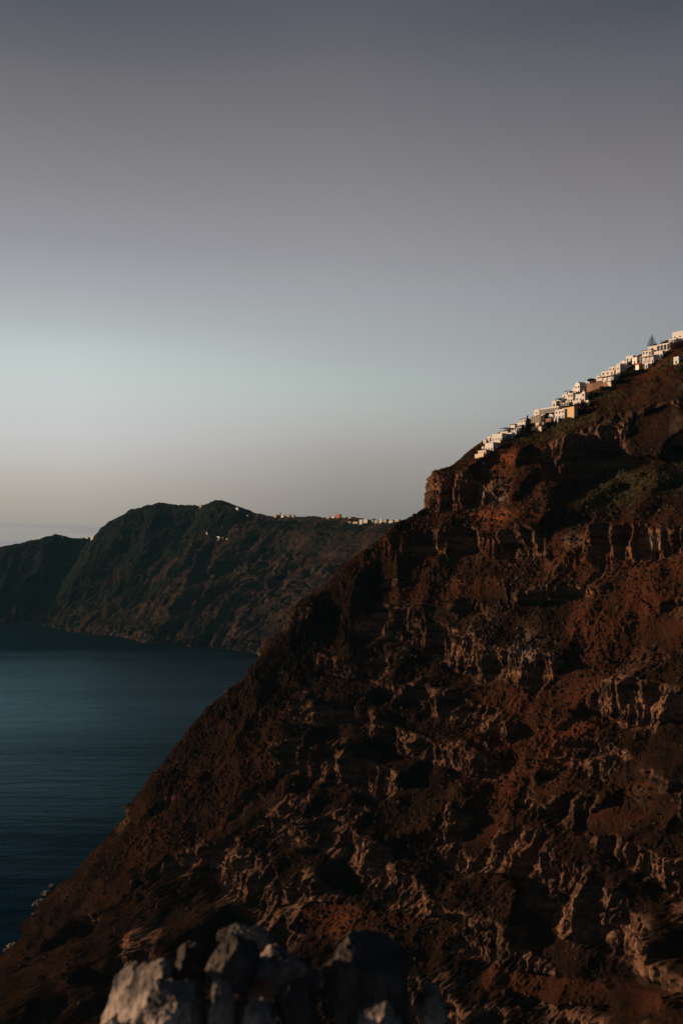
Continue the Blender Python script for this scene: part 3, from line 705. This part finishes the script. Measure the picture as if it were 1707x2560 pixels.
retaining_wall([(1466,978),(1482,974),(1501,968)], 4.2, 'orange-lit masonry retaining wall between the tower house and the veranda house', 'stone')
retaining_wall([(1501,968),(1520,964),(1537,958)], 2.4, 'lower masonry retaining wall carrying the white veranda house', 'stone')
retaining_wall([(1340,1076),(1352,1074),(1366,1068)], 2.4, 'brown masonry base under the pale balcony house', 'rubble')

# ------------------------------------------------------------------ plants of the village
def leaf_cloud(n, c, r, size, seed, up=0.3):
    g = np.random.default_rng(seed)
    d = g.normal(size=(n, 3)); d /= np.linalg.norm(d, axis=1)[:, None]
    p = d*(g.random(n)**0.4)[:, None]*np.array(r)*(0.7+0.5*g.random(n))[:, None]+np.array(c)
    V = []; Fc = []
    for k in range(n):
        a = g.normal(size=3); a /= np.linalg.norm(a); b = np.cross(a, g.normal(size=3)); b /= np.linalg.norm(b)
        s = size*(0.6+0.8*g.random()); o = len(V)
        V += [p[k]-a*s, p[k]+b*s*.6, p[k]+a*s, p[k]-b*s*.6]; Fc.append((o, o+1, o+2, o+3))
    return V, Fc
def shrub(px, py, wpx, hpx, label, mat='leaf', name='shrub', cat='shrub', cone=False, group='dark shrubs among the village houses', seed=0):
    p = site(px, py); Y = p.y; w = wpx/F*Y; h = hpx/F*Y
    t = link(name, None, None, None, label=label, category=cat, group=group); t.location = p
    V = []; Fc = []; g = random.Random(seed)
    n = 14 if not cone else 16
    for k in range(n):
        if cone:
            f = k/(n-1); c = (g.uniform(-.5, .5)*w*.5*(1-f), g.uniform(-.5, .5)*w*.5*(1-f), h*(0.08+0.88*f)); r = [w*.30*(1.05-f)+.25]*2+[h*.12]
        else:
            c = (g.uniform(-.42, .42)*w, g.uniform(-.3, .3)*w, h*g.uniform(.2, .62)); r = (w*.24, w*.22, h*.34)
        v, f_ = leaf_cloud(90, c, r, 0.30, seed*100+k); o = len(V); V += v; Fc += [tuple(i+o for i in q) for q in f_]
    link('foliage', poly_mesh('foliage', V, Fc), M[mat], t)
    link('stem', cyl_me(0, 0, -1.0, h*.7, w*.035+.08, .04, 6), M['bark'], t)
for i, a in enumerate([
  (1318,1080,20,40,'tall dark cypress beside the cream colonnaded house','leaf','cypress','tree',True),
  (1306,1086,20,24,'dark conical cypress left of the tallest cypress','leaf','cypress','tree',True),
  (1565,944,40,20,'wide dark shrub below the broad grey house wall'),(1540,962,36,18,'dark shrub right of the lower retaining wall'),
  (1515,976,30,13,'dark low shrub under the lower retaining wall'),(1450,1020,34,17,'reddish-brown shrub at the foot of the terrace house','redleaf'),
  (1478,953,18,8,'small brown shrub on the orange retaining wall','redleaf'),(1373,1042,22,11,'dark shrub under the long veranda'),
  (1366,1066,14,11,'small dark shrub right of the pale balcony house'),(1595,933,24,10,'small dark shrub below the terracotta house'),
  (1490,992,26,14,'dark shrub in the hollow below the orange retaining wall'),(1690,872,30,26,'large brown-black thicket under the topmost house','redleaf'),
  (1638,866,9,7,'tiny dark shrub on the skyline beside the conifer')]):
    shrub(*a[:5], mat=a[5] if len(a) > 5 else 'leaf', name=a[6] if len(a) > 6 else 'shrub', cat=a[7] if len(a) > 7 else 'shrub', cone=len(a) > 8, seed=i+1)

def araucaria():
    p = site(1633, 872); Y = p.y; p = p+Vector((0, 4, 0)); h = (872-833)/F*Y; R = 13.5/F*Y
    t = link('norfolk_pine', None, None, None, label='tall dark tiered conifer standing alone on the skyline above the houses', category='tree'); t.location = p
    link('trunk', cyl_me(0, 0, -2, h, .22, .03, 8), M['bark'], t)
    V = []; Fc = []; g = random.Random(3)
    for k in range(11):
        f = k/10; z = h*(0.20+0.78*f); L = R*(1.02-f*.96)*(0.9+.2*g.random()); nb = 6 if k < 8 else 5; ph = g.random()*6
        for j in range(nb):
            a = ph+2*math.pi*j/nb; ca, sa = math.cos(a), math.sin(a)
            for q in range(9):                     # needle sprays along an upswept branch
                s0 = L*(q+.3)/9; zz = z+0.30*L*(s0/L)**1.7+.02; w = .26*(1.25-.6*s0/L)
                for sd in (-1, 1):
                    o = len(V)
                    x, y = ca*s0, sa*s0; ex, ey = ca*(s0+L/7)-sa*sd*w, sa*(s0+L/7)+ca*sd*w
                    V += [(x, y, zz-.07), (ca*(s0+L/9), sa*(s0+L/9), zz-.02), (ex, ey, zz+.14), (x-sa*sd*w*.7, y+ca*sd*w*.7, zz+.12)]; Fc.append((o, o+1, o+2, o+3))
                    V += [(x, y, zz-.1), (ca*(s0+L/8), sa*(s0+L/8), zz-.1), (ca*(s0+L/8), sa*(s0+L/8), zz+.16), (x, y, zz+.14)]; Fc.append((o+4, o+5, o+6, o+7))
    link('crown', poly_mesh('crown', V, Fc), M['needles'], t)
araucaria()

# ------------------------------------------------------------------ houses on the far headland
FG = 'distant houses on the far ridge'
def far_house(px0, px1, top, base, label, wall='white', **k):
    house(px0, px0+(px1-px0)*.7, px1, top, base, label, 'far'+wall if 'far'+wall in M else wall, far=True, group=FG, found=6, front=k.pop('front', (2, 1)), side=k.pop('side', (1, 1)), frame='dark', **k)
for a in [
  (588,598,1269,1277,'tiny white domed chapel on the right shoulder of the far peak','white',dict(dome=True,name='chapel',cat='chapel')),
  (498,506,1262,1268,'small pale house on the skyline left of the far peak','cream'),
  (541,552,1341,1349,'white hotel block alone halfway down the far hillside','white',dict(front=(4,1),terrace=4)),
  (552,560,1342,1348,'pale annex joined to the right of the lone hillside hotel','cream'),
  (515,520,1331,1337,'tiny white hut above left of the lone hillside hotel'),
  (565,570,1346,1350,'tiny white hut right of the lone hillside hotel'),
  (616,621,1288,1291,'tiny white house low on the slope under the far chapel'),
  (683,694,1287,1295,'cream house at the left end of the far ridge settlement','cream'),
  (692,703,1283,1293,'blue-grey block right of the cream house on the far ridge','grey',dict(front=(3,1))),
  (702,712,1286,1294,'white house next to the blue-grey block on the far ridge','white'),
  (716,727,1286,1291,'low grey house in the middle of the far left settlement','grey'),
  (727,738,1287,1291,'low grey-white house ending the far left settlement','grey'),
  (815,828,1291,1295,'long low grey roof left of the orange house on the far ridge','grey'),
  (828,840,1291,1295,'low pale house touching the orange house on the far ridge','white'),
  (840,853,1285,1295,'orange house on the far ridge skyline','terracotta'),
  (858,869,1291,1295,'low pale house right of the orange far house','grey'),
  (869,881,1292,1296,'low grey house second right of the orange far house','grey'),
  (866,880,1304,1308,'small cream terrace house below the far ridge line','cream'),
  (882,898,1304,1310,'long cream terrace house left of the far white cluster','cream'),
  (898,908,1299,1309,'cream-white house starting the far right cluster','white'),
  (908,922,1298,1308,'largest white house of the far right cluster','white',dict(front=(3,1))),
  (925,936,1299,1307,'grey-white house in the far right row, first after the largest','grey'),
  (936,948,1299,1306,'grey-white house in the far right row, second after the largest','grey'),
  (948,958,1298,1306,'white house in the far right row with a taller front','white'),
  (958,969,1298,1306,'grey house closing the far right row','grey'),
  (972,985,1301,1307,'white house standing apart right of the far row','white'),
  (986,1001,1298,1304,'cream house nearest the cliff edge on the far ridge','cream'),
  (150,158,1341,1346,'small white house on the low left headland hump','white'),
  (196,210,1344,1349,'low white house left in the saddle of the far headland','white'),
  (210,224,1343,1348,'low white house in the middle of the saddle of the far headland','white'),
  (224,238,1341,1347,'brightest white house right in the saddle of the far headland','white')]:
    far_house(*a[:5], a[5] if len(a) > 5 else 'white', **(a[6] if len(a) > 6 else {}))

# ------------------------------------------------------------------ scrub and loose stones on the near slope (uncountable)
def on_slope(n, pick, seed):
    g = np.random.default_rng(seed); nu, nv = cliff_Q.shape[:2]
    i = g.integers(150, nu-80, n*6); j = g.integers(20, nv-34, n*6)
    keep = g.random(n*6) < pick[i, j]
    return cliff_Q[i, j][keep][:n], g
steep = np.clip(1-cliff_C*1.3, 0, 1)
Uu = np.broadcast_to(cliff_tu[:, None], steep.shape); Vv = np.broadcast_to(cliff_tv[None, :], steep.shape)
pts, g = on_slope(9000, steep*np.clip(0.05+0.9*np.clip(cliff_veg, 0, 1)+0.10*(Vv > 3), 0, 1), 5)
n = len(pts); sz = 0.35+0.8*g.random(n)**2
c = (pts[:, None]+g.normal(size=(n, 9, 3))*np.array([.45, .45, .22])*sz[:, None, None]+np.array([0, 0, .25])*sz[:, None, None]).reshape(-1, 3)
a = g.normal(size=c.shape); a /= np.linalg.norm(a, axis=1)[:, None]; b = np.cross(a, g.normal(size=c.shape)); b /= np.linalg.norm(b, axis=1)[:, None]
q = (.34*np.repeat(sz, 9))[:, None]
V = np.stack([c-a*q, c+b*q*.7, c+a*q, c-b*q*.7], 1).reshape(-1, 3).tolist(); Fc = np.arange(len(V)).reshape(-1, 4).tolist()
link('scrub', poly_mesh('scrub', V, Fc), M['dryleaf'], None, kind='stuff', label='dry brown-green scrub dotted over the upper slope', category='scrub')
pts, g = on_slope(14000, steep*(Vv < 5.2), 6)
ico = [(0,0,1),(.89,0,.45),(.28,.85,.45),(-.72,.53,.45),(-.72,-.53,.45),(.28,-.85,.45),(.72,.53,-.45),(-.28,.85,-.45),(-.89,0,-.45),(-.28,-.85,-.45),(.72,-.53,-.45),(0,0,-1)]
icf = [(0,1,2),(0,2,3),(0,3,4),(0,4,5),(0,5,1),(1,6,2),(2,7,3),(3,8,4),(4,9,5),(5,10,1),(2,6,7),(3,7,8),(4,8,9),(5,9,10),(1,10,6),(6,11,7),(7,11,8),(8,11,9),(9,11,10),(10,11,6)]
ico = np.array(ico)
n = len(pts); sz = 0.2+1.2*g.random(n)**7
V = (ico[None]*(0.75+0.5*g.random((n, 12, 1)))*sz[:, None, None]*np.array([1, 1, .8])+pts[:, None]).reshape(-1, 3).tolist()
Fc = (np.array(icf)[None]+12*np.arange(n)[:, None, None]).reshape(-1, 3).tolist()
def loose_material():
    m = Mat('loose_stones'); n = m.noise(0.35, 3); m.color(m.mix(m.rng(n, 0.4, 0.7), (0.008, 0.006, 0.005), (0.060, 0.042, 0.032))); return m.m
link('scree', poly_mesh('scree', V, Fc), loose_material(), None, kind='stuff', label='loose dark stones strewn over the talus slopes', category='scree')

# ------------------------------------------------------------------ foreground: stones on the lookout ledge
def limestone():
    m = Mat('weathered_limestone'); n1 = m.noise(5, 6, 0.65); n2 = m.noise(13, 5, 0.75)
    c = m.mix(m.rng(n1, 0.42, 0.58), (0.034, 0.033, 0.033), (0.25, 0.212, 0.190)); c = m.mix(m.rng(n2, 0.52, 0.7), c, (0.05, 0.043, 0.04))
    m.color(c); m.bump(m.math('ADD', n1, m.math('MULTIPLY', n2, .5)), 0.9, 0.02); return m.m
LIME = limestone()
def darkstone():
    m = Mat('dark_lava_stone'); n1 = m.noise(6, 6, 0.65); m.color(m.mix(m.rng(n1, 0.35, 0.7), (0.022, 0.020, 0.020), (0.085, 0.072, 0.066))); m.bump(n1, 0.9, 0.02); return m.m
DARK = darkstone()
def stone(x0, x1, y0, y1, Y, label, mat, seed, lean=0.0, depth=0.9, lit=False, sub=5):
    c = wp((x0+x1)/2, (y0+y1)/2, Y); rx = (x1-x0)/2/F*Y; rz = (y1-y0)/2/F*Y; ry = depth*min(rx, rz)*1.1
    bm = bmesh.new(); bmesh.ops.create_icosphere(bm, subdivisions=sub, radius=1)
    v = np.array([q.co[:] for q in bm.verts]); g = np.random.default_rng(seed)
    for k in range(16):                             # split faces
        n = g.normal(size=3); n /= np.linalg.norm(n); dd = 0.58+0.30*g.random()
        t = v@n; over = np.clip(t-dd, 0, None); v = v-n[None]*(over*0.97)[:, None]
    for n, dd in (((-0.74, -0.62, 0.25), 0.42) if lit else ((0.30, -0.94, 0.12), 0.55), ((0.75, -0.6, 0.2), 0.62)):
        n = np.array(n)/np.linalg.norm(n); over = np.clip(v@n-dd, 0, None); v = v-n[None]*over[:, None]
    s = v+seed*3.1
    v = v*(1+0.17*fbm(s, 0.8, 2, 1, seed)+0.15*np.abs(fbm(s, 0.36, 3, 1, seed+3))+0.05*ridged(s, 0.17, 1, seed+5))[:, None]
    v = v/np.abs(v).max(0)*np.array([rx, ry, rz])*1.04
    v[:, 0] += lean*v[:, 2]
    for q, co in zip(bm.verts, v): q.co = co
    me = bpy.data.meshes.new('stone'); bm.to_mesh(me); bm.free()
    o = link('stone', me, mat, None, label=label, category='stone', group='blurred stones heaped in the foreground'); o.location = c
for a in [
  (512,655,2327,2490,2.10,'round dark stone with orange left edge at the centre of the foreground heap',DARK,11,0,1.0),
  (545,706,2308,2390,2.35,'flat bluish stone topping the back of the foreground heap',LIME,12,0,1.0),
  (600,828,2362,2540,2.22,'mottled pale stone right of the round dark foreground stone',LIME,13,0,.9),
  (808,1050,2346,2590,2.12,'largest dark block on the right of the foreground heap',DARK,14,0,.9),
  (1036,1120,2446,2580,2.16,'pale grey stone at the right end of the foreground heap',LIME,15,0,1.0),
  (272,362,2394,2560,2.20,'upright orange-lit slab at the left end of the foreground heap',LIME,16,.28,1.0,True),
  (300,450,2392,2600,2.08,'pitted orange-lit stone leaning left in the foreground heap',LIME,17,.3,1.0,True),
  (364,528,2458,2610,1.98,'bluish block with sunlit left face low in the foreground heap',LIME,18,0,1.0),
  (516,594,2455,2610,1.96,'narrow upright blue-grey slab under the round dark stone',LIME,19,-.1,.9),
  (430,524,2352,2500,2.22,'dark recessed stone left of the round dark stone',DARK,20,.1,1.0),
  (592,694,2500,2610,1.96,'pale low stone peeping over the bottom edge right of the slab',LIME,21,0,1.0),
  (888,1008,2508,2610,1.96,'pale low stone at the bottom edge under the largest dark block',LIME,22,0,1.0),
  (688,812,2440,2610,2.04,'dark filler stone between the mottled stone and the largest block',DARK,23,0,1.0)]:
    stone(*a)
def ledge():
    """the lookout crag that carries the stones: a small top and steep broken flanks down to the sea"""
    nr, na = 60, 90
    t = np.linspace(0, 1, nr); r = np.concatenate([np.linspace(0.0, 3.0, 22), 3.0+150*np.linspace(0, 1, nr-22)[1:]**2, ]); nr = len(r)
    a = np.linspace(0, 2*math.pi, na)
    R, A = np.meshgrid(r, a, indexing='ij')
    X = R*np.sin(A); Y = R*np.cos(A)+0.2
    Z = np.where(R < 2.9, -1.75-0.02*R, -1.8-(R-2.9)*2.0)
    Z = np.maximum(Z, -236)
    mound = 0.62*np.exp(-((X+0.13)/0.42)**2-((Y-2.15)/0.28)**2)
    P = np.stack([X, Y, Z], -1)
    f = np.clip((R-3.2)/12, 0, 1)
    Z = Z+mound-f*np.abs(6*fbm(P, 25, 3, 1, 101))+0.06*fbm(P, 0.7, 2, 1, 102)*(R < 4)
    Q = np.stack([X, Y, Z+H], -1)
    me = grid_mesh('lookout_crag', Q, dict(cliff=np.ones(R.shape), pale=np.zeros(R.shape), red=np.zeros(R.shape), veg=np.zeros(R.shape)), flip=True)
    link('lookout_crag', me, ROCK, kind='structure')
ledge()

# ------------------------------------------------------------------ pale boulders at the waterline
SHORE = stonework('wet_shore_rock', (0.02, 0.022, 0.022), (0.13, 0.125, 0.115))
for i, (px, py, r, lab) in enumerate([(104,2262,4.2,'largest pale boulder in the surf below the near slope'),(92,2290,3.0,'pale boulder in the sea just under the largest one'),(118,2236,3.0,'pale boulder above the largest one at the waterline'),
        (84,2312,2.4,'lowest pale boulder of the row along the waterline'),(132,2216,2.2,'uppermost pale boulder of the row along the waterline'),(36,2368,3.2,'lone pale rock in the water at the lower left edge'),(20,2378,2.0,'small pale rock left of the lone rock at the lower left')]):
    Y = H*F/(py-HY); c = wp(px, py, Y)
    bm = bmesh.new(); bmesh.ops.create_icosphere(bm, subdivisions=3, radius=r)
    v = np.array([q.co[:] for q in bm.verts]); v = v*(1+0.45*fbm(v+i*9, r*.9, 3, 1, 110+i))[:, None]*np.array([1.2, 1.0, .62])
    for q, co in zip(bm.verts, v): q.co = co
    me = bpy.data.meshes.new('boulder'); bm.to_mesh(me); bm.free()
    o = link('shore_boulder', me, SHORE, None, label=lab, category='boulder', group='pale boulders along the waterline'); o.location = (c.x, c.y, 0.4)

# ------------------------------------------------------------------ haze
def make_haze():
    m = bpy.data.materials.new('sea_air'); m.use_nodes = True; t = m.node_tree; t.nodes.clear()
    v = t.nodes.new('ShaderNodeVolumePrincipled'); v.inputs['Color'].default_value = (0.22, 0.64, 1.0, 1)
    v.inputs['Density'].default_value = 1.0e-5; v.inputs['Anisotropy'].default_value = 0.0
    o = t.nodes.new('ShaderNodeOutputMaterial'); t.links.new(v.outputs[0], o.inputs['Volume'])
    bm = bmesh.new(); bmesh.ops.create_cube(bm, size=1)
    z0, z1 = -1.5, H+210
    bmesh.ops.scale(bm, vec=(19000, 19000, z1-z0), verts=bm.verts); bmesh.ops.translate(bm, vec=(0, 0, (z0+z1)/2), verts=bm.verts)
    me = bpy.data.meshes.new('haze'); bm.to_mesh(me); bm.free()
    link('haze', me, m, kind='stuff')
make_haze()
